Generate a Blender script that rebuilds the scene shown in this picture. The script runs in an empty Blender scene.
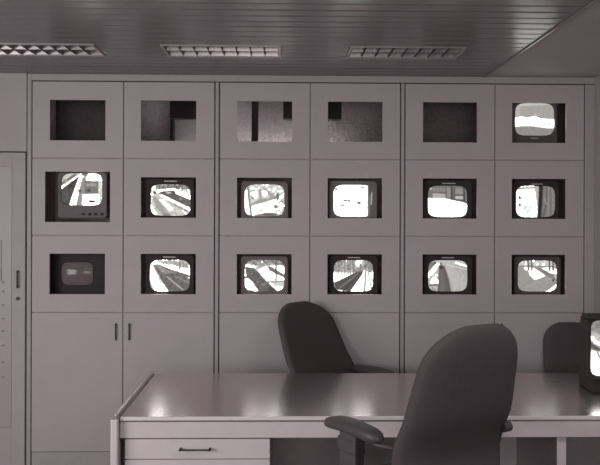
import bpy, bmesh, math, random
import numpy as np
from mathutils import Vector, Matrix
random.seed(7)
S = bpy.context.scene
COL = S.collection
R = math.radians

# ------------------------------------------------------------------ camera, world, lights, exposure
cam_d = bpy.data.cameras.new('camera'); cam = bpy.data.objects.new('camera', cam_d); COL.objects.link(cam)
cam_d.sensor_fit = 'HORIZONTAL'; cam_d.sensor_width = 36.0
cam_d.lens = 784.84 / 600 * 36.0
cam_d.shift_x = 0.0; cam_d.shift_y = (215.0 - 232.5) / 600
cam_d.clip_start = 0.05; cam_d.clip_end = 60
yaw, roll = 0.0206, 0.0033
fw = Vector((math.sin(yaw), math.cos(yaw), 0)); rt = Vector((math.cos(yaw), -math.sin(yaw), 0)); up = Vector((0, 0, 1))
r2 = rt * math.cos(roll) + up * math.sin(roll); u2 = up * math.cos(roll) - rt * math.sin(roll)
M = Matrix((r2, u2, -fw)).transposed().to_4x4(); M.translation = Vector((1.659, 0, 1.675))
cam.matrix_world = M
S.camera = cam

W = bpy.data.worlds.new('world'); S.world = W; W.use_nodes = True
W.node_tree.nodes['Background'].inputs[0].default_value = (1.0, 0.97, 0.985, 1)
W.node_tree.nodes['Background'].inputs[1].default_value = 0.10

def area(name, loc, target, sx, sy, power):
    l = bpy.data.lights.new(name, 'AREA'); l.shape = 'RECTANGLE'; l.size = sx; l.size_y = sy; l.energy = power
    l.color = (1, 0.985, 0.99)
    o = bpy.data.objects.new(name, l); COL.objects.link(o); o.location = loc
    o.rotation_euler = (Vector(target) - Vector(loc)).to_track_quat('-Z', 'Y').to_euler()
    return o
area('window_daylight_left', (-1.50, 1.6, 1.45), (0.4, 2.6, 1.2), 2.0, 1.3, 71)
area('window_daylight_rear', (1.3, -2.3, 1.55), (1.2, 5, 1.3), 2.0, 1.2, 34)
area('fill_light_right', (2.75, 2.2, 2.585), (2.75, 2.2, 0), .65, .32, 14)  # unseen fill added under the ceiling to brighten the desk's right end

S.view_settings.view_transform = 'Standard'; S.view_settings.look = 'None'
S.view_settings.gamma = 1.0; S.view_settings.use_curve_mapping = False
S.view_settings.exposure = 0.0

# ------------------------------------------------------------------ materials
def lin(c): c /= 255.0; return c / 12.92 if c <= 0.04045 else ((c + 0.055) / 1.055) ** 2.4
def tone(v, t=1.0):          # the print's slightly violet grey, neutral in the whites
    t *= 1.25 - v / 400.0
    return (lin(v * (1 + .045 * t)), lin(v * (1 - .030 * t)), lin(v * (1 - .012 * t)), 1)
def mat(name, v, rough=.6, metal=0.0, spec=.5, t=1.0, noise=.05, scale=30, bump=0.0, stretch=None, coat=0.0, ior=None):
    m = bpy.data.materials.new(name); m.use_nodes = True
    nt = m.node_tree; b = nt.nodes['Principled BSDF']
    b.inputs['Roughness'].default_value = rough; b.inputs['Metallic'].default_value = metal
    b.inputs['Specular IOR Level'].default_value = spec
    if ior: b.inputs['IOR'].default_value = ior
    if coat: b.inputs['Coat Weight'].default_value = coat; b.inputs['Coat Roughness'].default_value = rough
    tc = nt.nodes.new('ShaderNodeTexCoord'); mp = nt.nodes.new('ShaderNodeMapping')
    nt.links.new(tc.outputs['Object'], mp.inputs[0])
    if stretch: mp.inputs['Scale'].default_value = stretch
    nz = nt.nodes.new('ShaderNodeTexNoise'); nz.inputs['Scale'].default_value = scale; nz.inputs['Detail'].default_value = 4
    nt.links.new(mp.outputs[0], nz.inputs['Vector'])
    cr = nt.nodes.new('ShaderNodeValToRGB')
    c = tone(v, t)
    cr.color_ramp.elements[0].position = .3; cr.color_ramp.elements[1].position = .7
    cr.color_ramp.elements[0].color = tuple(x * (1 - noise) for x in c[:3]) + (1,)
    cr.color_ramp.elements[1].color = tuple(min(1, x * (1 + noise)) for x in c[:3]) + (1,)
    nt.links.new(nz.outputs['Fac'], cr.inputs[0]); nt.links.new(cr.outputs[0], b.inputs['Base Color'])
    if bump:
        bp = nt.nodes.new('ShaderNodeBump'); bp.inputs['Strength'].default_value = bump; bp.inputs['Distance'].default_value = .004
        nt.links.new(nz.outputs['Fac'], bp.inputs['Height']); nt.links.new(bp.outputs[0], b.inputs['Normal'])
    return m
MT = dict(
    wall=mat('painted_wall', 190, .7, noise=.03, scale=8),
    panel=mat('cabinet_laminate', 190, .55, noise=.025, scale=6),
    frame=mat('cabinet_edge', 182, .55, noise=.03),
    dark=mat('compartment_dark', 205, .8, t=2, noise=.1),
    plaster=mat('rough_plaster', 168, .9, noise=.16, scale=45, bump=.8),
    rightwall=mat('right_wall_paint', 165, .7, noise=.04, scale=5),
    plainceil=mat('ceiling_plaster', 164, .8, noise=.04, scale=5),
    slat=mat('slat_lacquer', 111, .26, spec=.7, noise=.06, scale=10, stretch=(.3, 8, 8)),
    void=mat('ceiling_void', 40, .9),
    floor=mat('carpet', 110, .95, noise=.2, scale=120, bump=.4),
    desk=mat('desk_laminate', 205, .205, metal=.85, spec=.6, noise=.03, scale=12),
    deskfront=mat('desk_front_laminate', 215, .5, noise=.03, scale=12),
    metal=mat('brushed_metal', 190, .35, metal=.6, noise=.05),
    darkmetal=mat('dark_metal', 62, .4, metal=.5, t=1.4),
    fabric=mat('chair_fabric', 86, .95, spec=.2, t=1.4, noise=.14, scale=260, bump=.5),
    plastic=mat('black_plastic', 76, .5, t=1.4, noise=.06),
    bezel_dark=mat('bezel_dark', 60, .6, spec=.15, t=1.6, noise=.06),
    bezel_grey=mat('bezel_grey', 118, .6, spec=.2, t=1.1, noise=.05),
    bezel_mid=mat('bezel_mid', 92, .6, spec=.2, t=1.3, noise=.05),
    badge=mat('badge_silver', 190, .4, metal=.3),
    rubber=mat('rubber', 70, .8, t=2),
    reflector=mat('louvre_aluminium', 160, .30, metal=.85, noise=.05),
    louvre=mat('louvre_blade', 112, .4, metal=.3),
    stud=mat('door_stud', 158, .5),
    modesty=mat('modesty_laminate_shaded', 178, .6, noise=.05),  # darker than the desk front: knee-space shade put into the colour
    rail=mat('rail_metal', 215, .28, metal=.8, noise=.03),
    underdesk=mat('underdesk_shaded', 128, .6, t=1.4, noise=.05),  # leg panel side, darker than its front edge: chair shadow put into the colour
    pipe=mat('dark_pipe', 62, .7, t=2),
)
def emit(name, v, strength):
    m = bpy.data.materials.new(name); m.use_nodes = True; b = m.node_tree.nodes['Principled BSDF']
    b.inputs['Base Color'].default_value = tone(v); b.inputs['Emission Color'].default_value = (1, .985, .99, 1)
    b.inputs['Emission Strength'].default_value = strength; return m
MT['tube'] = emit('fluorescent_tube', 230, 0.07)
MT['service_tube'] = emit('service_tube', 230, 20.0)
def screen_mat():
    m = bpy.data.materials.new('crt_picture'); m.use_nodes = True; nt = m.node_tree; b = nt.nodes['Principled BSDF']
    a = nt.nodes.new('ShaderNodeVertexColor'); a.layer_name = 'picture'
    b.inputs['Base Color'].default_value = tone(40); b.inputs['Roughness'].default_value = .2; b.inputs['Specular IOR Level'].default_value = .08
    nt.links.new(a.outputs['Color'], b.inputs['Emission Color']); b.inputs['Emission Strength'].default_value = 1.0
    return m
MT['screen'] = screen_mat()
MT['offscreen'] = mat('crt_glass_off', 118, .12, spec=.3, t=1.4)

# ------------------------------------------------------------------ helpers
def tag(o, label, cat, group=None):
    o['label'] = label; o['category'] = cat
    if group: o['group'] = group
    return o
def empty(name, loc, rz=0.0):
    o = bpy.data.objects.new(name, None); COL.objects.link(o); o.location = loc; o.rotation_euler = (0, 0, rz)
    o.empty_display_size = .1; return o
def link(name, me, m, parent=None, loc=None):
    o = bpy.data.objects.new(name, me); COL.objects.link(o)
    if m and not me.materials: me.materials.append(m)
    if parent: o.parent = parent
    if loc is not None: o.location = loc
    return o
class MB:
    def __init__(s): s.bm = bmesh.new(); s.off = Vector((0, 0, 0))
    def box(s, x0, x1, y0, y1, z0, z1, bev=0.0, seg=1):
        g = bmesh.ops.create_cube(s.bm, size=1.0); vs = g['verts']
        for v in vs:
            v.co = Vector((x0 + (v.co.x + .5) * (x1 - x0), y0 + (v.co.y + .5) * (y1 - y0), z0 + (v.co.z + .5) * (z1 - z0)))
        if bev:
            es = list({e for v in vs for e in v.link_edges})
            bmesh.ops.bevel(s.bm, geom=es, offset=bev, segments=seg, affect='EDGES', profile=.5)
        return s
    def rings(s, rings, cap=True, closed=True):
        rows = [[s.bm.verts.new(p) for p in r] for r in rings]
        n = len(rows[0])
        for a, b in zip(rows, rows[1:]):
            for i in range(n if closed else n - 1):
                j = (i + 1) % n
                try: s.bm.faces.new((a[i], a[j], b[j], b[i]))
                except ValueError: pass
        if cap:
            s.bm.faces.new(list(reversed(rows[0]))); s.bm.faces.new(rows[-1])
        return s
    def tube(s, pts, rad, n=10, cap=True):
        pts = [Vector(p) for p in pts]; rs = []
        if not isinstance(rad, (list, tuple)): rad = [rad] * len(pts)
        for i, p in enumerate(pts):
            d = (pts[min(i + 1, len(pts) - 1)] - pts[max(i - 1, 0)]).normalized()
            a = d.orthogonal().normalized() if i == 0 else (a0 - d * a0.dot(d)).normalized()
            a0 = a; b = d.cross(a)
            rs.append([p + (a * math.cos(2 * math.pi * k / n) + b * math.sin(2 * math.pi * k / n)) * rad[i] for k in range(n)])
        return s.rings(rs, cap)
    def mesh(s, name, smooth=False, angle=None):
        bmesh.ops.recalc_face_normals(s.bm, faces=s.bm.faces)
        me = bpy.data.meshes.new(name); s.bm.to_mesh(me); s.bm.free()
        if smooth:
            for p in me.polygons: p.use_smooth = True
            if angle: 
                try: me.set_sharp_from_angle(angle=R(angle))
                except Exception: pass
        return me
    def build(s, name, m, parent=None, loc=None, smooth=False, angle=None):
        return link(name, s.mesh(name, smooth, angle), m, parent, loc)
def bx(name, m, dims, parent=None, loc=None, bev=0.0, seg=1):
    return MB().box(*dims, bev=bev, seg=seg).build(name, m, parent, loc)
def neg(o): return -Vector(o.location)
def struct(o): o['kind'] = 'structure'; return o
def smoothstep(a, b, x):
    t = max(0, min(1, (x - a) / (b - a))); return t * t * (3 - 2 * t)

# ------------------------------------------------------------------ setting
XL, XR = -1.60, 3.735          # side walls
YF, YB = 5.20, 5.98            # cabinet front plane, plaster wall behind the cabinets
YR = -2.5
struct(bx('floor', MT['floor'], (XL, XR + .1, YR, YB + .1, -.1, 0)))
ceiling = struct(bx('ceiling', MT['void'], (XL, XR + .1, YR, YB + .1, 2.70, 2.80)))
struct(bx('wall_right', MT['rightwall'], (XR, XR + .1, YR, YB + .1, 0, 2.70)))
struct(bx('wall_rear', MT['plaster'], (XL, XR, YB, YB + .1, 0, 2.70)))
# left wall with the window opening the daylight comes through
wl = MB()
wl.box(XL - .12, XL, YR, .55, 0, 2.70).box(XL - .12, XL, 2.65, YB + .1, 0, 2.70)
wl.box(XL - .12, XL, .55, 2.65, 0, .75).box(XL - .12, XL, .55, 2.65, 2.15, 2.70)
struct(wl.build('wall_left', MT['wall']))
w1 = empty('window_1', (XL - .06, 1.6, .75)); struct(w1)
wf = MB()
for y in (-1.05, -.025, 1.0): wf.box(-.03, .03, y, y + .05, 0, 1.4)
for z in (0, 1.35): wf.box(-.03, .03, -1.05, 1.05, z, z + .05)
wf.build('window_frame', MT['frame'], w1)

# wall with the door at the left of the cabinets
wb = MB()
wb.box(XL, -.036, YF, YF + .10, 2.088, 2.70).box(XL, -.97, YF, YF + .10, 0, 2.088)
struct(wb.build('wall_back', MT['wall']))
struct(bx('trim_1', MT['frame'], (-.031, -.004, YF + .001, YF + .45, 0, 2.60), bev=.002))
struct(bx('trim_2', MT['frame'], (1.2045, 1.2275, YF + .002, YF + .45, .02, 2.552), bev=.002))
struct(bx('trim_3', MT['frame'], (2.4365, 2.4595, YF + .002, YF + .45, .02, 2.552), bev=.002))
struct(bx('trim_4', MT['frame'], (3.6685, XR, YF + .002, YF + .45, 0, 2.552), bev=.002))
struct(bx('trim_5', MT['frame'], (-.004, XR, YF + .001, YF + .45, 2.5565, 2.60), bev=.002))
d = empty('door_1', (-.50, YF, 0)); struct(d)
DL = neg(d)
leaf = MB()
leaf.box(-.965, -.130, YF + .012, YF + .05, 0, 2.08)
# stile and rails stand proud of the glazed field
leaf.box(-.130, -.043, YF + .002, YF + .05, .004, 2.08, bev=.002)
leaf.box(-.965, -.130, YF + .002, YF + .05, 1.99, 2.08, bev=.002)
leaf.box(-.965, -.130, YF + .002, YF + .05, .004, .267, bev=.002)
leaf.build('door_leaf', MT['wall'], d, DL)
bx('door_panel', mat('door_field', 184, .45, noise=.03, scale=4), (-.960, -.133, YF + .006, YF + .02, .272, 1.985), d, DL)
hp = MB(); hp.box(-.094, -.083, YF - .020, YF - .010, 1.188, 1.306, bev=.004, seg=2)
hp.box(-.092, -.085, YF - .012, YF + .004, 1.195, 1.207).box(-.092, -.085, YF - .012, YF + .004, 1.287, 1.299)
hp.build('door_handle', MT['darkmetal'], d, DL)
lk = MB().tube([(-.088, YF + .004, 1.119), (-.088, YF - .010, 1.119)], .0115, 14)
lk.build('door_lock', MT['darkmetal'], d, DL, True, 40)
kh = MB().box(-.0905, -.0855, YF - .0115, YF - .0095, 1.112, 1.126); kh.build('keyhole', MT['rubber'], d, DL)
for z in (1.225, 1.165, 1.075, .985, .905, .81, .70, .60):
    MB().tube([(-.187, YF + .007, z), (-.187, YF + .001, z)], .008, 10).build('stud', MT['stud'], d, DL, True, 40)
fr = MB()
fr.box(-.40, -.197, YF + .001, YF + .007, 1.238, 1.242).box(-.201, -.197, YF + .001, YF + .007, 1.238, 1.502).box(-.40, -.197, YF + .001, YF + .007, 1.498, 1.502)
fr.build('notice_frame', MT['stud'], d, DL)

# ceiling: lacquered slats around three recessed lights, plain plaster at the right
CX = 2.982
PITCH = .1067
struct(bx('trim_6', mat('ceiling_edge_strip', 112, .25, spec=.7), (CX + .001, CX + .014, YR, YF, 2.592, 2.66), bev=.003))
bx('plain_ceiling', MT['plainceil'], (CX + .018, XR, YR, YB, 2.60, 2.70), ceiling)
LIGHTS = [(-.037, .622), (.978, 1.640), (2.018, 2.668)]
LY0, LY1 = 4.290, 4.290 + 3 * PITCH
slat_cache = {}
def slat(x0, x1, y0, y1):
    key = (round(x1 - x0, 3), round(y1 - y0, 3))
    if key not in slat_cache:
        m = MB(); Lx, Ly = x1 - x0, y1 - y0
        prof = [(0, .028), (0, .008), (.003, .002), (.009, 0), (Ly - .004, 0), (Ly, .004), (Ly, .028)]
        m.rings([[(0, p[0], p[1]) for p in prof], [(Lx, p[0], p[1]) for p in prof]])
        me = m.mesh('slat'); me.materials.append(MT['slat']); slat_cache[key] = me
    link('slat', slat_cache[key], None, ceiling, (x0, y0, 2.60 + random.uniform(-.0006, .0006)))
k = 6
y = LY0 + k * PITCH + 3 * 0
rows = []
n0 = int((LY0 - YR) / PITCH)
for k in range(-n0, 10):
    y0 = LY0 + k * PITCH + .004; y1 = y0 + PITCH - .008
    if y0 > YF - .02: break
    y1 = min(y1, YF - .002)
    if k in (0, 1, 2):
        xs = [(XL + .005, LIGHTS[0][0])] + [(LIGHTS[i][1], LIGHTS[i + 1][0]) for i in range(2)] + [(LIGHTS[2][1], CX)]
        for a, b in xs: slat(a + .002, b - .002, y0, y1)
    else:
        slat(XL + .005, CX, y0, y1)

# ------------------------------------------------------------------ recessed ceiling lights
def luminaire(x0, x1, label, taper):
    cx, cy = (x0 + x1) / 2, (LY0 + LY1) / 2
    t = tag(empty('ceiling_light', (cx, cy, 2.60)), label, 'ceiling light', 'recessed louvre lights in the slatted ceiling')
    w, h = (x1 - x0) / 2 - .002, (LY1 - LY0) / 2 - .004
    f = MB(); b = .013
    f.box(-w, w, -h, -h + b, -.004, .012).box(-w, w, h - b, h, -.004, .012)
    f.box(-w, -w + b, -h + b, h - b, -.004, .012).box(w - b, w, -h + b, h - b, -.004, .012)
    f.build('frame', MT['metal'], t)
    hs = MB(); hs.box(-w, w, -h, h, .085, .095).box(-w, -w + .004, -h, h, .012, .085).box(w - .004, w, -h, h, .012, .085)
    hs.box(-w, w, -h, -h + .004, .012, .085).box(-w, w, h - .004, h, .012, .085)
    hs.build('housing', MT['louvre'], t)
    n = 8; iw, ih = 2 * (w - b) / n, (2 * (h - b)) / 2
    D = .058
    for r in range(2):
        yc = -h + b + ih * (r + .5)
        MB().tube([(-w + .03, yc, .071), (w - .03, yc, .071)], .008, 8).build('tube', MT['tube'], t, None, True)
        for c in range(n):
            xc = -w + b + iw * (c + .5)
            m = MB()
            g_ = min(.005, taper * .4)
            a = [(-iw / 2 + g_, -ih / 2 + .001), (iw / 2 - g_, -ih / 2 + .001), (iw / 2 - g_, ih / 2 - .004), (-iw / 2 + g_, ih / 2 - .004)]
            tx, ty = taper, .0137
            bq = [(-iw / 2 + tx, -ih / 2 + ty), (iw / 2 - tx, -ih / 2 + ty), (iw / 2 - tx, ih / 2 - ty), (-iw / 2 + tx, ih / 2 - ty)]
            m.rings([[(p[0], p[1], 0) for p in a], [(p[0], p[1], D) for p in bq]], cap=False)
            o = m.build('louvre_cell', None, t, (xc, yc, .002))
            o.data.materials.append(MT['louvre']); o.data.materials.append(MT['reflector'])
            for p in o.data.polygons:
                if abs(p.normal.y) > .8: p.material_index = 1
luminaire(*LIGHTS[0], 'recessed louvre ceiling light at the left, above the leftmost cabinet column', .019)
luminaire(*LIGHTS[1], 'recessed louvre ceiling light in the middle, with squarer bright cells', .006)
luminaire(*LIGHTS[2], 'recessed louvre ceiling light at the right, nearest the plain ceiling', .019)

# ------------------------------------------------------------------ cabinets
ZR = [2.552, 2.044, 1.536, 1.028]
ZB = .108
G = .003
OPEN = {}
for r in range(3):
    zc = [2.295, 1.788, 1.282][r]
    for c in range(6):
        xc = [.299, .896, 1.530, 2.131, 2.764, 3.360][c]
        OPEN[(r, c)] = (xc - .182, xc + .182, zc - .1335, zc + .1335)
OPEN[(1, 0)] = (.086, .513, 1.624, 1.956)
UNIT = ['tall grey cabinet unit at the left, beside the door', 'tall grey cabinet unit in the middle, behind the reclined chair', 'tall grey cabinet unit at the right, against the side wall']
def panel_with_hole(x0, x1, z0, z1, o, yf, th):
    m = MB()
    outer = [(x0, z0), (x1, z0), (x1, z1), (x0, z1)]; inner = [(o[0], o[2]), (o[1], o[2]), (o[1], o[3]), (o[0], o[3])]
    v = lambda p, y: m.bm.verts.new((p[0], y, p[1]))
    b = .0015
    of = [v((p[0] + (b if i in (0, 3) else -b), p[1] + (b if i < 2 else -b)), yf) for i, p in enumerate(outer)]
    os_ = [v(p, yf + b) for p in outer]; ob = [v(p, yf + th) for p in outer]
    nf = [v(p, yf) for p in inner]; nb = [v(p, yf + th) for p in inner]
    for i in range(4):
        j = (i + 1) % 4
        m.bm.faces.new((of[i], of[j], nf[j], nf[i])); m.bm.faces.new((of[i], of[j], os_[j], os_[i]))
        m.bm.faces.new((os_[i], os_[j], ob[j], ob[i])); m.bm.faces.new((nf[i], nf[j], nb[j], nb[i])); m.bm.faces.new((ob[i], ob[j], nb[j], nb[i]))
    return m
YD = YF + .47
for u in range(3):
    X0 = u * 1.232
    cab = tag(empty('cabinet', (X0 + .6, YF + .2, 0)), UNIT[u], 'cabinet', 'tall cabinets filling the monitor wall')
    L = neg(cab)
    for x in (X0 + .002, X0 + .591, X0 + 1.180):
        bx('upright', MT['dark'], (x, x + .018, YF + .021, YD, ZB, ZR[0]), cab, L)
    for z in (ZR[0] - .016, ZR[1] - .008, ZR[2] - .008, ZR[3] - .008, ZB):
        for c in range(2):
            xa = X0 + (.020 if c == 0 else .609)
            bx('shelf', MT['dark'], (xa, xa + .571, YF + .021, YD, z, z + .016), cab, L)
    bx('back_panel', MT['dark'], (X0 + .002, X0 + 1.198, YD, YD + .008, ZB, ZR[1]), cab, L)
    if u == 2: bx('back_panel', MT['dark'], (X0 + .60, X0 + 1.198, YD, YD + .008, ZR[1] + .002, ZR[0]), cab, L)
    bx('plinth', MT['frame'], (X0 + .001, X0 + 1.199, YF + .012, YF + .03, 0, ZB - .003), cab, L)
    for c in range(2):
        xa, xb = X0 + c * .6 + G, X0 + c * .6 + .6 - G
        for r in range(3):
            panel_with_hole(xa, xb, ZR[r + 1] + G, ZR[r] - G, OPEN[(r, u * 2 + c)], YF, .02).build('front_panel', MT['panel'], cab, L)
        dr = bx('door', MT['panel'], (xa, xb, YF, YF + .02, ZB + G, ZR[3] - G), cab, L, bev=.0015)
        hx = xb - .042 if c == 0 else xa + .040
        hd = MB().box(hx - .0045, hx + .0045, YF - .016, YF - .008, .846, .958, bev=.003, seg=2)
        hd.box(hx - .004, hx + .004, YF - .010, YF + .001, .852, .861).box(hx - .004, hx + .004, YF - .010, YF + .001, .943, .952)
        hd.build('door_handle', MT['darkmetal'], dr)

# behind the cabinets: a service lamp, boxed ducts and a pipe seen through the empty openings
sl = tag(empty('service_lamp', (1.52, 5.83, 2.07)), 'fluorescent batten behind the cabinets lighting the plaster seen through empty openings', 'lamp')
bx('batten', MT['pipe'], (-.60, .60, -.03, .0, -.03, .03), sl)
MB().tube([(-.57, .022, 0), (.57, .022, 0)], .013, 10).build('tube', MT['service_tube'], sl, None, True)
for s in (-1, 1): bx('tube_holder', MT['bezel_grey'], (s * .585 - .012, s * .585 + .012, -.005, .045, -.02, .02), sl)
for s in (-1, 1): bx('hanger', MT['bezel_grey'], (s * .44 - .006, s * .44 + .006, -YF * 0 - .105, -.028, -.006, .006), sl)
fin = tag(empty('shade_board', (.822, 5.92, 0)), 'added upright shade board against the plaster under the duct in the second empty opening', 'board')  # board added to keep the lamp's light off the plaster on its left
bx('board', MT['pipe'], (-.009, .009, -.06, .059, 0, 2.384), fin)  # body of the added shade board
bx('shade_board_edge', MT['pipe'], (-.011, .011, -.066, -.0605, 0, 2.384), fin)
def duct(x0, x1, z0, label):
    t = tag(empty('duct', ((x0 + x1) / 2, 5.86, z0)), label, 'duct')
    bx('casing', MT['pipe'], (x0, x1, 5.83, 5.90, z0, 2.66), t, neg(t), bev=.004)
    bx('flange', MT['pipe'], (x0 - .012, x1 + .012, 5.82, 5.91, 2.66, 2.699), t, neg(t))
duct(.812, 1.20, 2.385, 'dark boxed duct seen at the top right of the second empty opening')
duct(1.652, 2.085, 2.385, 'dark boxed duct spanning the top corners of the third and fourth empty openings')
pp = tag(empty('pipe', (1.447, 5.725, 0)), 'dark upright pipe seen through the third empty opening from the left', 'pipe')
MB().tube([(0, 0, 0), (0, 0, 2.699)], .026, 12).build('pipe_run', MT['pipe'], pp, None, True, 40)
for z in (1.0, 2.15, 2.58): MB().tube([(0, 0, z), (0, 0, z + .03)], .031, 12).build('pipe_clamp', MT['pipe'], pp, None, True, 40)

# ------------------------------------------------------------------ monitor pictures (what the cameras show)
NX, NY = 132, 104
class Pic:
    """a grey picture drawn in the coordinates of box (x0,y0,x1,y1), y downwards"""
    def __init__(s, box, bg):
        s.b = box; s.a = np.full((NY, NX), bg, float)
        s.X, s.Y = np.meshgrid(box[0] + (np.arange(NX) + .5) / NX * (box[2] - box[0]), box[1] + (np.arange(NY) + .5) / NY * (box[3] - box[1]))
        s.rng = np.random.default_rng(int(box[0] * 7 + box[1]))
    def poly(s, pts, v, alpha=1.0):
        ins = np.zeros_like(s.a, bool); n = len(pts)
        for i in range(n):
            (x1, y1), (x2, y2) = pts[i], pts[(i + 1) % n]
            c = ((y1 > s.Y) != (y2 > s.Y))
            xi = (x2 - x1) * (s.Y - y1) / ((y2 - y1) if y2 != y1 else 1e-9) + x1
            ins ^= c & (s.X < xi)
        s.a[ins] = s.a[ins] * (1 - alpha) + v * alpha; return s
    def line(s, pts, w, v, alpha=1.0):
        for (x1, y1), (x2, y2) in zip(pts, pts[1:]):
            dx, dy = x2 - x1, y2 - y1; L2 = dx * dx + dy * dy + 1e-9
            t = np.clip(((s.X - x1) * dx + (s.Y - y1) * dy) / L2, 0, 1)
            dd = np.hypot(s.X - x1 - t * dx, s.Y - y1 - t * dy)
            k = np.clip((w / 2 + 2 - dd) / 4, 0, 1) * alpha; s.a = s.a * (1 - k) + v * k
        return s
    def blob(s, x, y, rx, ry, v, alpha=1.0):
        k = np.clip(1.6 - 1.6 * ((s.X - x) ** 2 / rx ** 2 + (s.Y - y) ** 2 / ry ** 2), 0, 1).clip(0, 1) * alpha
        s.a = s.a * (1 - k) + v * k; return s
    def rect(s, x0, y0, x1, y1, v, alpha=1.0): return s.poly([(x0, y0), (x1, y0), (x1, y1), (x0, y1)], v, alpha)
    def noise(s, amp, cell=6, box=None):
        n = s.rng.normal(0, 1, (NY // cell + 2, NX // cell + 2)); n = np.kron(n, np.ones((cell, cell)))[:NY, :NX]
        m = np.ones_like(s.a) if box is None else ((s.X > box[0]) & (s.X < box[2]) & (s.Y > box[1]) & (s.Y < box[3]))
        s.a = s.a + n * amp * m; return s
    def soft(s, n=1):
        for _ in range(n):
            p = np.pad(s.a, 1, mode='edge'); s.a = (p[1:-1, 1:-1] * 2 + p[:-2, 1:-1] + p[2:, 1:-1] + p[1:-1, :-2] + p[1:-1, 2:]) / 6
        return s
    def done(s): return np.clip(s.soft(3).a, .12, .97)

def pic_road_curb():          # big monitor, second row left
    p = Pic((158, 62, 467, 302), .93)
    p.poly([(150, 55), (300, 55), (300, 78), (150, 185)], .80).line([(160, 140), (260, 72)], 16, .40).line([(160, 168), (290, 80)], 9, .94).blob(185, 120, 18, 12, .55)
    p.poly([(150, 188), (292, 84), (212, 305), (150, 305)], .24).noise(.04, 5, (150, 100, 285, 305))
    p.poly([(292, 82), (318, 95), (262, 305), (212, 305)], .92).poly([(300, 100), (310, 102), (250, 305), (240, 305)], .80)
    p.poly([(318, 95), (345, 80), (345, 115), (465, 125), (465, 215), (318, 222), (315, 305), (268, 305)], .58)
    p.rect(335, 120, 440, 212, .48).rect(350, 135, 425, 160, .66).blob(300, 195, 14, 14, .3).blob(368, 192, 14, 14, .25)
    for x in (345, 365, 385, 410, 430): p.line([(x, 125), (x + 4, 205)], 4, .38, .6)
    p.rect(440, 130, 467, 302, .84).rect(318, 222, 445, 302, .95).blob(390, 273, 30, 12, .22).blob(335, 70, 30, 14, .45).blob(400, 90, 50, 20, .95)
    return p.noise(.03, 3).done()
def pic_curving_street():     # second row, second column
    p = Pic((150, 140, 460, 382), .86)
    p.rect(190, 138, 462, 178, .55).noise(.14, 4, (190, 138, 462, 182))
    for x in (215, 250, 285, 330, 365, 395, 430): p.line([(x, 140), (x + 3, 188)], 5, .25, .75)
    p.line([(160, 215), (215, 190), (330, 178), (455, 240)], 20, .95).line([(340, 200), (455, 250)], 14, .93)
    p.poly([(205, 208), (245, 192), (325, 188), (350, 215), (460, 258), (460, 318), (420, 305), (330, 262), (270, 232)], .38)
    p.blob(290, 205, 26, 9, .84).blob(385, 252, 14, 9, .62).blob(330, 200, 14, 12, .25)
    p.line([(230, 225), (440, 322)], 15, .95).line([(270, 262), (445, 350)], 12, .50, .8)
    p.poly([(150, 225), (205, 215), (260, 250), (400, 340), (430, 382), (150, 382)], .80).noise(.06, 3, (150, 235, 460, 382))
    p.poly([(160, 235), (190, 235), (300, 382), (250, 382), (190, 320)], .64).poly([(150, 290), (200, 382), (150, 382)], .93).poly([(210, 250), (260, 260), (330, 330), (300, 350)], .92, .7)
    p.blob(180, 205, 18, 13, .35).blob(275, 375, 40, 14, .5, .7).blob(165, 165, 18, 18, .93)
    return p.done()
def pic_snowy_yard():         # second row, third column
    p = Pic((145, 178, 450, 422), .84)
    p.poly([(200, 330), (300, 315), (390, 290), (385, 400), (200, 420)], .94).poly([(145, 185), (168, 185), (185, 420), (145, 420)], .92)
    p.poly([(180, 340), (260, 290), (330, 285), (390, 262), (395, 285), (300, 318), (190, 345)], .62)
    p.line([(165, 185), (178, 300), (195, 420)], 13, .50).line([(262, 215), (268, 300)], 16, .62).line([(300, 215), (375, 285)], 20, .60).line([(375, 240), (330, 290)], 12, .66)
    p.blob(215, 260, 32, 34, .95).blob(205, 282, 16, 12, .60).blob(300, 245, 24, 26, .95).line([(180, 235), (220, 225)], 8, .62).line([(190, 262), (215, 288)], 8, .58)
    p.noise(.10, 4, (370, 230, 450, 422)).noise(.05, 5, (145, 178, 450, 235))
    p.blob(400, 270, 14, 34, .42).blob(385, 350, 16, 20, .50).blob(430, 275, 14, 16, .93).blob(425, 345, 14, 30, .93).blob(435, 310, 10, 10, .55)
    p.blob(335, 412, 80, 18, .42).blob(255, 418, 40, 12, .55).blob(270, 380, 30, 10, .78, .7)
    return p.done()
def pic_snow_field():         # second row, fourth column
    p = Pic((137, 184, 445, 422), .915)
    p.poly([(137, 184), (410, 184), (410, 290), (137, 290)], .925)
    p.blob(228, 301, 16, 8, .35).blob(258, 304, 16, 8, .42).blob(335, 318, 18, 10, .32).line([(145, 338), (230, 335), (300, 350), (400, 358)], 5, .70).blob(205, 338, 12, 9, .5).blob(375, 320, 34, 5, .6).blob(155, 300, 16, 4, .6)
    p.blob(158, 215, 14, 10, .62).blob(365, 200, 18, 8, .55).line([(150, 345), (200, 372), (260, 360)], 5, .8)
    p.rect(406, 180, 447, 424, .30).line([(437, 240), (433, 330)], 7, .86).line([(420, 260), (418, 410)], 6, .55).rect(440, 190, 447, 424, .22).line([(408, 190), (408, 420)], 4, .6)
    return p.done()
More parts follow.
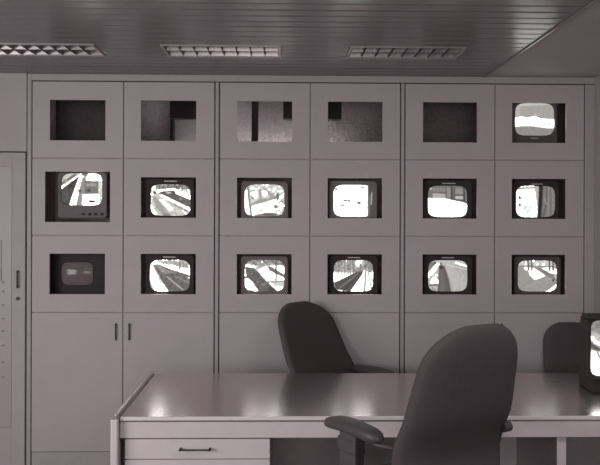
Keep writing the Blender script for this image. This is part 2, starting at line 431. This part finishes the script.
def pic_building_front():     # second row, fifth column
    p = Pic((135, 185, 440, 432), .91)
    p.noise(.012, 6)
    p.poly([(130, 180), (445, 180), (445, 325), (395, 312), (315, 297), (270, 283), (130, 283)], .45)
    p.rect(170, 242, 268, 280, .68).rect(170, 200, 268, 232, .52).line([(165, 238), (270, 245)], 6, .28).rect(280, 200, 312, 280, .55).line([(275, 200), (275, 285)], 5, .34)
    for x in (195, 220, 245): p.line([(x, 195), (x, 240)], 4, .36, .7)
    p.line([(318, 195), (318, 292)], 10, .20).line([(318, 292), (415, 305)], 8, .20).line([(340, 200), (340, 285)], 6, .28).line([(340, 258), (412, 262)], 6, .28)
    p.rect(345, 265, 408, 292, .74).rect(345, 205, 410, 252, .56).line([(415, 195), (418, 310)], 9, .18).blob(155, 208, 10, 9, .85).line([(395, 300), (440, 322)], 10, .3)
    p.blob(200, 410, 60, 18, .86, .7)
    return p.done()
def pic_gate_post():          # second row, sixth column
    p = Pic((117, 188, 416, 432), .91)
    p.line([(125, 207), (262, 202)], 12, .52).blob(142, 280, 10, 15, .28).blob(142, 338, 10, 15, .32).blob(200, 375, 50, 40, .84, .7).line([(165, 345), (240, 350)], 6, .84)
    p.poly([(255, 185), (420, 185), (420, 435), (285, 435), (272, 330), (262, 240)], .46)
    p.poly([(258, 190), (290, 190), (285, 420), (272, 330)], .72).poly([(290, 185), (322, 185), (315, 300), (308, 435), (278, 435)], .16)
    p.line([(352, 200), (350, 300), (325, 430)], 6, .28).line([(365, 200), (362, 420)], 5, .62).line([(395, 200), (400, 430)], 6, .58).line([(335, 290), (345, 330)], 8, .6).line([(380, 200), (383, 420)], 5, .40)
    return p.noise(.02, 4).done()
def pic_wide_road():          # third row, second column
    p = Pic((142, 128, 448, 378), .93)
    p.poly([(190, 135), (440, 130), (440, 195), (330, 175), (210, 150)], .72).noise(.08, 4, (200, 128, 448, 190))
    p.line([(372, 145), (372, 195)], 9, .38).line([(400, 140), (402, 190)], 5, .45).line([(345, 140), (345, 180)], 4, .55).line([(425, 140), (428, 195)], 5, .5)
    p.poly([(165, 168), (200, 160), (330, 210), (450, 248), (450, 355), (400, 380), (285, 380), (235, 300)], .42).poly([(170, 170), (200, 165), (320, 225), (260, 240)], .60).noise(.04, 5, (185, 175, 448, 378))
    p.line([(275, 262), (395, 365)], 7, .86).line([(345, 262), (450, 312)], 6, .68).poly([(430, 262), (450, 262), (450, 276), (430, 272)], .9)
    p.poly([(250, 200), (345, 215), (345, 240), (250, 225)], .56, .6)
    p.poly([(142, 290), (180, 380), (142, 380)], .78).poly([(150, 160), (165, 172), (240, 320), (225, 320)], .84)
    return p.done()
def pic_crossing_path():      # third row, third column
    p = Pic((147, 130, 452, 376), .92)
    p.poly([(150, 185), (230, 195), (300, 280), (400, 376), (255, 376), (205, 300), (160, 262)], .40).noise(.05, 4, (150, 190, 390, 376))
    p.rect(147, 130, 452, 172, .60).noise(.12, 5, (147, 130, 452, 180)).blob(170, 172, 26, 14, .92)
    p.poly([(225, 195), (310, 165), (330, 175), (240, 215)], .84).poly([(235, 185), (300, 165), (305, 172), (240, 195)], .58).poly([(320, 180), (360, 185), (452, 245), (452, 268), (340, 215)], .46)
    p.poly([(365, 175), (452, 190), (452, 232), (370, 195)], .93).line([(390, 135), (390, 285)], 9, .30).line([(335, 302), (450, 298)], 11, .55).poly([(350, 310), (452, 308), (452, 340), (380, 335)], .82)
    p.blob(155, 268, 24, 9, .5).blob(290, 320, 30, 10, .6, .6).poly([(340, 330), (400, 376), (330, 376)], .30).poly([(150, 285), (200, 300), (210, 330), (150, 320)], .84, .6)
    return p.done()
def pic_woodland_lane():      # third row, fourth column
    p = Pic((136, 130, 443, 376), .91)
    p.rect(130, 125, 445, 225, .66).noise(.12, 4, (136, 130, 443, 225)).blob(330, 155, 34, 36, .90).blob(165, 262, 60, 28, .94).blob(245, 228, 40, 12, .85)
    for x in (150, 170, 195, 220, 245, 262, 285, 385, 405, 425): p.line([(x, 135), (x + 2, 238)], 6, .36, .65)
    p.line([(345, 165), (345, 205)], 14, .48).blob(385, 175, 18, 22, .45, .7).blob(420, 185, 18, 26, .5, .7)
    p.poly([(330, 215), (362, 215), (362, 235), (262, 378), (150, 360), (136, 310)], .33).line([(345, 222), (180, 350)], 7, .58).line([(340, 225), (210, 375)], 4, .2)
    p.poly([(362, 232), (372, 205), (443, 240), (443, 376), (268, 378)], .92).line([(385, 220), (378, 370)], 14, .58, .75).line([(405, 230), (435, 370)], 9, .56, .75).line([(365, 260), (330, 370)], 7, .66, .7).line([(425, 235), (440, 300)], 6, .6)
    return p.noise(.02, 3).done()
def pic_centre_road():        # third row, fifth column
    p = Pic((133, 132, 440, 378), .76)
    p.poly([(255, 150), (440, 190), (440, 378), (318, 378), (275, 240)], .69).noise(.03, 8, (260, 140, 440, 378))
    p.poly([(265, 170), (330, 185), (430, 330), (330, 378)], .74, .6).line([(275, 165), (440, 205)], 9, .85).line([(350, 150), (440, 180)], 12, .93).line([(330, 170), (440, 195)], 6, .5, .6)
    p.poly([(215, 172), (255, 172), (285, 250), (315, 380), (205, 380)], .38).blob(235, 188, 18, 14, .22).blob(232, 160, 10, 16, .42).poly([(225, 205), (245, 205), (265, 380), (225, 380)], .45, .7)
    p.poly([(133, 235), (200, 150), (222, 160), (165, 250), (133, 275)], .93).poly([(133, 145), (200, 145), (150, 200), (133, 220)], .48).blob(185, 155, 14, 10, .35)
    p.poly([(160, 250), (205, 240), (212, 320), (150, 325)], .86).noise(.08, 4, (140, 240, 212, 330)).line([(145, 330), (205, 325)], 11, .28).poly([(133, 345), (180, 340), (200, 376), (133, 378)], .72).line([(165, 350), (190, 372)], 6, .4)
    return p.done()
def pic_junction():           # third row, sixth column
    p = Pic((133, 136, 436, 380), .60)
    p.rect(130, 130, 440, 178, .82).noise(.07, 5, (133, 136, 436, 180)).rect(133, 175, 260, 186, .54)
    p.poly([(175, 185), (250, 190), (350, 258), (265, 288), (225, 255), (215, 225), (185, 205)], .92)
    p.poly([(300, 195), (375, 185), (436, 200), (436, 245), (380, 235)], .90).poly([(270, 188), (300, 192), (420, 255), (436, 290), (360, 255)], .48)
    for x in (212, 240, 380, 408): p.line([(x, 136), (x, 212)], 9, .24)
    p.poly([(365, 375), (436, 320), (436, 380), (330, 380)], .93).blob(410, 290, 10, 13, .22).line([(418, 250), (436, 275)], 10, .85).line([(200, 340), (420, 270)], 8, .66, .6)
    return p.noise(.02, 4).done()
def pic_snow_bank():          # top right
    p = Pic((115, 110, 415, 356), .64)
    p.poly([(110, 105), (420, 105), (420, 118), (110, 135)], .76).line([(150, 130), (150, 210)], 5, .70)
    p.rect(118, 110, 150, 210, .70).line([(268, 192), (268, 240)], 8, .80).line([(240, 205), (300, 195)], 4, .74)
    p.poly([(110, 220), (160, 212), (200, 220), (265, 212), (310, 228), (420, 232), (420, 300), (350, 298), (250, 285), (110, 290)], .93)
    p.blob(270, 232, 8, 10, .70).blob(345, 275, 10, 10, .66).blob(380, 270, 10, 10, .66).blob(300, 272, 14, 6, .78).line([(120, 280), (250, 276)], 5, .82)
    p.poly([(110, 290), (250, 287), (350, 300), (420, 302), (420, 360), (110, 360)], .56)
    return p.noise(.015, 4).done()
def pic_desk_scene():         # monitor on the desk
    p = Pic((0, 0, 300, 240), .70)
    p.noise(.15, 5, (0, 0, 300, 110)).poly([(0, 40), (40, 60), (300, 50), (300, 0), (0, 0)], .45, .6)
    p.line([(0, 80), (60, 110), (300, 90)], 14, .9).poly([(0, 95), (60, 130), (30, 140), (0, 118)], .35)
    p.poly([(0, 130), (300, 150), (300, 240), (0, 240)], .92).line([(30, 140), (90, 235)], 8, .5)
    return p.done()

# ------------------------------------------------------------------ monitors
def bound(w, h, n=64):
    """barrel-shaped screen outline"""
    e = 9.0 if w > .30 else 5.0
    pts = []
    for k in range(n):
        a = 2 * math.pi * (k + .5) / n
        c, s = math.cos(a), math.sin(a)
        r = (abs(c / (w / 2)) ** e + abs(s / (h / 2)) ** e) ** (-1 / e)
        pts.append((r * c, r * s))
    return pts
def sq_dir(w, h, a):
    c, s = math.cos(a), math.sin(a)
    r = min((w / 2) / abs(c) if abs(c) > 1e-9 else 1e9, (h / 2) / abs(s) if abs(s) > 1e-9 else 1e9)
    return r * c, r * s
def bulge(x, z, w, h): return (.030 if w < .22 else .016) * (1 - .5 * ((2 * x / w) ** 2 + (2 * z / h) ** 2))
def tone_emit(v):
    """display value -> emitted light, a touch violet in the shadows, neutral in the whites"""
    if v > .85:                # bright picture areas are far brighter than the room (they clip, as on the film)
        e = .69 * math.exp((v - .85) / .10 * 2.7); return [e, e * .995, e * .98, 1]
    t = 1 - v
    return [lin(255 * v * (1 + .035 * t)), lin(255 * v * (1 - .02 * t)), lin(255 * v * (1 - .03 * v - .0 * t)), 1]
def crt(w, h, pic):
    nx, ny, e = 60, 46, (9.0 if w > .30 else 5.0)
    vs, uv, fs = [], [], []
    for j in range(ny + 1):
        for i in range(nx + 1):
            s, t = i / nx * 2 - 1, j / ny * 2 - 1
            m = max(abs(s), abs(t))
            if m > 1e-6:
                a, b = s / m, t / m
                k = (abs(a) ** e + abs(b) ** e) ** (-1 / e)
            else: k = 1
            k = 1 + (k - 1) * m ** 2
            x, z = s * k * w / 2, t * k * h / 2
            vs.append((x, -bulge(x, z, w, h), z)); uv.append((x / w + .5, .5 - z / h))
    for j in range(ny):
        for i in range(nx):
            a = j * (nx + 1) + i; fs.append((a, a + 1, a + nx + 2, a + nx + 1))
    me = bpy.data.meshes.new('screen'); me.from_pydata(vs, [], fs)
    if pic is not None:
        at = me.color_attributes.new('picture', 'FLOAT_COLOR', 'POINT')
        for i, (u, v) in enumerate(uv):
            px, py = min(NX - 1, max(0, u * NX - .5)), min(NY - 1, max(0, v * NY - .5))
            x0, y0 = int(px), int(py); x1, y1 = min(NX - 1, x0 + 1), min(NY - 1, y0 + 1); fx, fy = px - x0, py - y0
            val = (pic[y0, x0] * (1 - fx) + pic[y0, x1] * fx) * (1 - fy) + (pic[y1, x0] * (1 - fx) + pic[y1, x1] * fx) * fy
            at.data[i].color = tone_emit(float(val))
    for p in me.polygons: p.use_smooth = True
    return me
def monitor(label, group, x, y, shelf, zc, sw, sh, bw, btop, m, pic, badge=None, badge_z=None, knobs=False, off=False, dx=0.0, base=.014, rz=0.0, bbot=None, depth=.30, name='monitor'):
    """x,y: middle of the bezel front; zc: height of the screen middle; btop: top of the case; dx: screen offset in the bezel"""
    t = tag(empty(name, (x, y, shelf), rz), label, 'monitor', group)
    zt = btop - shelf; z0 = base if bbot is None else bbot - shelf; zs = zc - shelf
    cz = (zt + z0) / 2; hh = (zt - z0) / 2; hw = bw / 2
    n = 64
    B = bound(sw, sh, n)
    def outer(w, h, y, zc_): return [(p[0], y, p[1] + zc_) for p in (sq_dir(w, h, math.atan2(b[1] * bh, b[0] * bw_)) for b in B)]
    bw_, bh = 1, 1
    # bezel: outer edge -> rounded front rim -> slopes in to the tube
    def rect_pts(w, y, za, zb):
        pts = []
        for k in range(n):
            a = 2 * math.pi * (k + .5) / n
            c, s = math.cos(a), math.sin(a)
            px, pz = sq_dir(2, 2, a); pts.append((px * w / 2, y, (za + zb) / 2 + pz * (zb - za) / 2))
        return pts
    m1 = MB()
    rim = [(b[0] * 1.035 + dx, .004, b[1] * 1.04 + zs) for b in B]
    lip = [(b[0] + dx, .014, b[1] + zs) for b in B]
    m1.rings([rect_pts(bw - .004, .045, z0 + .002, zt - .002), rect_pts(bw, .006, z0, zt), rect_pts(bw - .010, 0, z0 + .005, zt - .005), rim, lip], cap=False)
    m1.build('bezel', m, t, None, True, 35)
    hs = MB()
    def rr(w, h, y, zc_):
        return [(sx * w / 2, y, zc_ + sz * h / 2) for sx, sz in ((-1, -1), (1, -1), (1, 1), (-1, 1))]
    hs.rings([rr(bw - .006, zt - z0 - .006, .044, cz), rr(bw - .02, zt - z0 - .02, .13, cz), rr(bw * .66, (zt - z0) * .66, depth - .04, cz - .01), rr(bw * .62, (zt - z0) * .62, depth, cz - .01)])
    hs.build('housing', m, t)
    sc = link('screen', crt(sw * .998, sh * .998, pic), MT['offscreen'] if off else MT['screen'], t, (dx, .016, zs))
    ft = MB()
    for sx in (-1, 1):
        for yy in (.03, depth * .6): ft.box(sx * bw * .36 - .014, sx * bw * .36 + .014, yy, yy + .03, .0002, z0 + (.008 if yy < .1 else .03))
    if z0 < .06: ft.build('feet', MT['rubber'], t)
    else: ft.bm.free()
    if badge: bx('badge', MT['badge'], (badge[0] - x, badge[1] - x, -.002, .004, badge[2] - shelf - .0035, badge[2] - shelf + .0035), t)
    if knobs:
        for kx in knobs[0]: MB().tube([(kx - x, .003, knobs[1] - shelf), (kx - x, -.010, knobs[1] - shelf)], .0085, 12).build('knob', MT['bezel_dark'], t, None, True, 40)
    return t
GW = 'surveillance monitors in the cabinet openings'
Y2 = YF + .035
SH = [ZR[1] + .008, ZR[2] + .008, ZR[3] + .008]
W_, H_ = .262, .209
# second row
monitor('large grey monitor with four knobs in the biggest opening, road beside a kerb on screen', GW, .323, Y2 - .004, SH[1], 1.841, .266, .211, .325, 1.953, MT['bezel_grey'], pic_road_curb(),
        knobs=((.330, .371, .411, .452), 1.676), dx=-.005, bbot=1.648)
monitor('dark monitor showing a curving street with a white kerb, second column of middle row', GW, .902, Y2, SH[1], 1.772, W_, H_, .326, 1.914, MT['bezel_dark'], pic_curving_street(), badge=(.862, .948, 1.897), dx=.003)
monitor('grey-framed monitor showing a blurred snowy yard, third column of middle row', GW, 1.530, Y2, SH[1], 1.773, W_, H_, .318, 1.900, MT['bezel_grey'], pic_snowy_yard())
monitor('grey-framed monitor showing an almost blank white field, fourth column of middle row', GW, 2.123, Y2, SH[1], 1.771, W_, H_, .322, 1.905, MT['bezel_grey'], pic_snow_field())
monitor('dark monitor showing a building front above white ground', GW, 2.757, Y2, SH[1], 1.770, W_, H_, .330, 1.914, MT['bezel_dark'], pic_building_front(), badge=(2.718, 2.808, 1.890))
monitor('dark monitor half white with a dark upright post on screen', GW, 3.352, Y2, SH[1], 1.771, W_, H_, .312, 1.914, MT['bezel_dark'], pic_gate_post(), badge=(3.316, 3.396, 1.888))
# third row
monitor('small switched-off dark monitor in the lowest left opening', GW, .296, Y2 + .06, SH[2], 1.276, .212, .154, .345, 1.412, MT['bezel_dark'], None, off=True, dx=-.022)
monitor('dark monitor showing a broad road with white lines, second column of lowest row', GW, .902, Y2, SH[2], 1.268, W_, H_, .326, 1.410, MT['bezel_dark'], pic_wide_road(), badge=(.858, .940, 1.392))
monitor('grey-framed monitor showing a dark path crossing snow, third column of lowest row', GW, 1.531, Y2, SH[2], 1.270, W_, H_, .318, 1.400, MT['bezel_grey'], pic_crossing_path())
monitor('dark monitor showing a lane through bare trees, above the reclined chair', GW, 2.126, Y2, SH[2], 1.270, W_, H_, .330, 1.410, MT['bezel_dark'], pic_woodland_lane(), badge=(2.086, 2.170, 1.392))
monitor('dark monitor showing a straight road between pale verges, fifth column of lowest row', GW, 2.760, Y2, SH[2], 1.270, W_, H_, .330, 1.410, MT['bezel_dark'], pic_centre_road(), badge=(2.718, 2.800, 1.392))
monitor('grey-brown monitor showing a junction with thin poles, lowest right opening', GW, 3.364, Y2, SH[2], 1.270, W_, H_, .318, 1.402, MT['bezel_mid'], pic_junction())
# top right
monitor('monitor standing high in the top right opening, white snow bank on screen', GW, 3.335, Y2, SH[0], 2.323, W_, .217, .318, 2.445, MT['bezel_mid'], pic_snow_bank(), dx=.008, bbot=2.10, badge=(3.315, 3.365, 2.196))

# ------------------------------------------------------------------ desk
DX0, DX1, DY0, DY1, DZ = .905, 3.715, 3.640, 4.640, .740
dk = tag(empty('desk', (2.2, 4.15, 0)), 'long grey desk with a glossy top, drawers at its left end', 'desk')
L = neg(dk)
bx('desktop', MT['desk'], (DX0, DX1, DY0, DY1, DZ - .025, DZ), dk, L, bev=.004, seg=2)
bx('front_apron', MT['deskfront'], (DX0, DX1, DY0 + .003, DY0 + .025, .640, DZ - .025), dk, L, bev=.002)
bx('highlight_strip', mat('desk_edge_highlight', 232, .4, noise=.02), (DX0, DX1, DY0 - .005, DY0 + .004, DZ - .017, DZ + .001), dk, L, bev=.003, seg=2)  # paler than the apron: highlight along the front edge put into the colour
# end panel with its raised edge rail
bx('end_panel', MT['deskfront'], (.868, .902, DY0 - .030, DY1 + .004, 0.0, .735), dk, L, bev=.006, seg=2)
MB().tube([(.884, DY0 - .026, .742), (.884, DY1 + .006, .742)], .0115, 10).build('edge_rail', MT['rail'], dk, L, True, 50)
bx('rail_shadow_gap', MT['rubber'], (.8985, .9045, DY0 + .002, DY1, .712, .734), dk, L)
bx('pedestal', MT['deskfront'], (.930, 1.598, DY0 + .040, 4.30, .06, .638), dk, L)
bx('pedestal_gap', MT['rubber'], (.915, 1.597, DY0 + .032, DY0 + .040, .06, .639), dk, L)
bx('pedestal_plinth', MT['rubber'], (.94, 1.59, DY0 + .07, 4.28, 0, .06), dk, L)
for za, zb in ((.5415, .6335), (.300, .5375), (.07, .296)):
    dr = bx('drawer', MT['deskfront'], (.926, 1.598, DY0 + .010, DY0 + .032, za, zb), dk, L, bev=.002)
    zh = zb - .0445
    h = MB().tube([(1.185, DY0 + .011, zh), (1.185, DY0 - .012, zh)], .0065, 10).tube([(1.320, DY0 + .011, zh), (1.320, DY0 - .012, zh)], .0065, 10)
    h.tube([(1.181, DY0 - .012, zh), (1.324, DY0 - .012, zh)], .0036, 10)
    h.build('drawer_handle', MT['darkmetal'], dr, None, True, 40)
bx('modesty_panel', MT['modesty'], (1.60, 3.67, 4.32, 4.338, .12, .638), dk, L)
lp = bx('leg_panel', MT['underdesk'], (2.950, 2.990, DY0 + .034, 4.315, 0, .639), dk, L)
bx('front_edge', MT['deskfront'], (2.948, 2.992, DY0 + .026, DY0 + .0335, 0, .639), lp, bev=.002)
bx('leg', MT['deskfront'], (3.668, 3.712, DY0 + .03, 4.66, 0, .639), dk, L, bev=.004)
bx('rear_rail', MT['deskfront'], (DX0, 3.66, 4.31, 4.34, .66, .714), dk, L)

# desk monitor at the right edge of the frame
dm = monitor('dark desk monitor on a block foot at the right end of the desk', None, 3.424, 4.05, .741, .985, .318, .290, .366, 1.150, MT['bezel_dark'], pic_desk_scene(), bbot=.822, rz=R(-3), depth=.34, dx=.0)
m = MB().box(-.140, .140, .04, .27, .0005, .079, bev=.008, seg=2); m.build('foot', MT['bezel_dark'], dm)
bx('visor', MT['bezel_dark'], (-.192, .192, -.035, .06, .402, .421), dm, bev=.004)

# ------------------------------------------------------------------ office chairs
def rrect(w, d, n=28, e=3.2):
    out = []
    for k in range(n):
        a = 2 * math.pi * k / n; c, s = math.cos(a), math.sin(a)
        out.append((abs(c) ** (2 / e) * (1 if c >= 0 else -1) * w / 2, abs(s) ** (2 / e) * (1 if s >= 0 else -1) * d / 2))
    return out
def make_chair(label, loc, rz, seat_z=.47, top_z=1.13, bw=.47, recline=24, arms=True, knob=False, sw=.48, arm_top=.70, base_r=.27, base_rot=0.0, back_y=-.225, top_taper=.20, arm_x=.275):
    t = tag(empty('office_chair', loc, rz), label, 'chair', 'black office chairs around the desk')
    # backrest: lofted rings, curved round the sitter, fuller at the lumbar
    m = MB(); rec = math.tan(R(recline)); zb = seat_z + .06; H = top_z - zb
    rings = []; N = 26
    for i in range(N + 1):
        v = i / N
        vv = .5 - .5 * math.cos(math.pi * v)          # denser at the ends
        z = zb + H * vv
        yy = back_y - rec * max(0, z - zb - .14) + .035 * math.sin(min(1, vv * 2.2) * math.pi) * .8
        wv = bw * (.95 + .05 * smoothstep(0, .3, vv) - top_taper * smoothstep(.30, 1.0, vv))
        endt = max(0, (vv - .74) / .26); endb = max(0, (.12 - vv) / .12)
        wv *= math.sqrt(max(.0, 1 - endt ** 2.3 * .88)) * math.sqrt(1 - endb ** 2 * .55)
        th = .085 * math.sqrt(max(.02, 1 - endt ** 3 * .9)) * math.sqrt(max(.02, 1 - endb ** 3 * .9))
        rings.append([(p[0], yy + p[1] + .55 * p[0] ** 2, z) for p in rrect(wv, th)])
    m.rings(rings)
    back = m.build('backrest', MT['fabric'], t, None, True, 60)
    # back bracket and mechanism
    m = MB(); m.tube([(0, -.02, seat_z - .055), (0, back_y + .03, seat_z - .05), (0, back_y - .055, seat_z + .02), (0, back_y - .06 - rec * .03, seat_z + .13)], [.02, .022, .022, .018], 8)
    m.build('back_bracket', MT['plastic'], t, None, True, 50)
    if knob: MB().tube([(bw * .40, back_y - .01, knob), (bw * .40 + .040, back_y - .01, knob)], .020, 12).build('adjusting_knob', MT['plastic'], back, None, True, 40)
    # seat
    m = MB(); rr_ = []
    for w, d, z, dy in ((.80, .80, -.035, 0), (.97, .97, -.028, 0), (1, 1, -.005, 0), (.99, .99, .022, 0), (.93, .93, .036, 0), (.6, .6, .038, 0), (.2, .2, .034, 0)):
        rr_.append([(p[0], p[1] + .01, seat_z + z - (.03 * max(0, p[1] - .1) / .15)) for p in rrect(sw * w, sw * d, 32, 4)])
    m.rings(rr_); m.build('seat', MT['fabric'], t, None, True, 60)
    bx('mechanism', MT['plastic'], (-.09, .09, -.11, .11, seat_z - .075, seat_z - .034), t, bev=.01)
    MB().tube([(.08, .04, seat_z - .055), (.20, .05, seat_z - .06), (.235, .05, seat_z - .062)], [.006, .006, .011], 8).build('lever', MT['plastic'], t, None, True)
    m = MB().tube([(0, 0, .085), (0, 0, seat_z - .20)], .028, 14).tube([(0, 0, seat_z - .21), (0, 0, seat_z - .06)], .018, 14)
    m.build('gas_column', MT['plastic'], t, None, True, 40)
    MB().tube([(0, 0, .07), (0, 0, .125)], [.045, .038], 14).build('hub', MT['plastic'], t, None, True, 40)
    for k in range(5):
        a = base_rot + 2 * math.pi * k / 5; c, s = math.cos(a), math.sin(a)
        leg = MB().tube([(c * .03, s * .03, .10), (c * base_r * .6, s * base_r * .6, .090), (c * base_r, s * base_r, .072)], [.026, .021, .016], 8).build('base_arm', MT['plastic'], t, None, True, 50)
        ca = MB(); px, py = c * base_r, s * base_r
        for q in (-1, 1): ca.tube([(px - s * q * .006, py + c * q * .006, .027), (px - s * q * .022, py + c * q * .022, .027)], .0265, 14)
        ca.tube([(px, py, .03), (px, py, .075)], .006, 8)
        ca.build('caster', MT['rubber'], leg, None, True, 40)
    if arms:
        for q in (-1, 1):
            ax = q * arm_x
            m = MB(); rs = []
            for v in np.linspace(0, 1, 13):
                yy = -.20 + .38 * v
                e = max(0, 1 - ((2 * v - 1) ** 6)); e = max(.12, e) ** .5
                z = arm_top - .027 - .018 * (2 * v - 1) ** 2 * (1 if v > .5 else .4)
                rs.append([(ax + p[0], yy, z + p[1]) for p in rrect((.080 + .026 * v) * e, .054 * e, 16, 2.8)])
            m.rings(rs); pad = m.build('armrest', MT['plastic'], t, None, True, 60)
            m = MB()
            m.box(ax - .024, ax + .024, -.055, .062, seat_z - .03, arm_top - .035, bev=.008, seg=2)
            m.box(ax - .027, ax + .027, -.058, .072, arm_top - .135, arm_top - .075, bev=.008, seg=2)
            m.build('arm_post', MT['plastic'], pad)
            m = MB().box(min(ax, q * .10), max(ax, q * .10), -.03, .06, seat_z - .05, seat_z - .032); m.build('arm_bracket', MT['plastic'], t)
            MB().tube([(ax, -.12, arm_top - .05), (ax, -.17, arm_top - .06), (q * bw * .41, back_y + .05, arm_top - .065)], .010, 8).build('arm_link', MT['plastic'], pad, None, True)
    return t
make_chair('nearest black office chair, seen from behind in front of the desk, back tilted right', (2.190, 3.37, 0), R(30), seat_z=.52, top_z=1.258, bw=.56, recline=13, arm_top=.832, knob=.81, back_y=-.33, sw=.48, arm_x=.285, top_taper=.15)
make_chair('black office chair behind the desk, leaning left beneath the woodland lane screen', (2.050, 4.775, 0), R(-130), seat_z=.455, top_z=1.115, bw=.60, recline=21, arm_top=.71, base_r=.25, base_rot=R(12), top_taper=.13)
make_chair('low black office chair behind the desk, half hidden by the desk monitor', (3.528, 4.84, 0), R(178), seat_z=.43, top_z=.970, bw=.37, recline=14, arms=False, sw=.36, base_r=.17, base_rot=R(54), top_taper=.08)
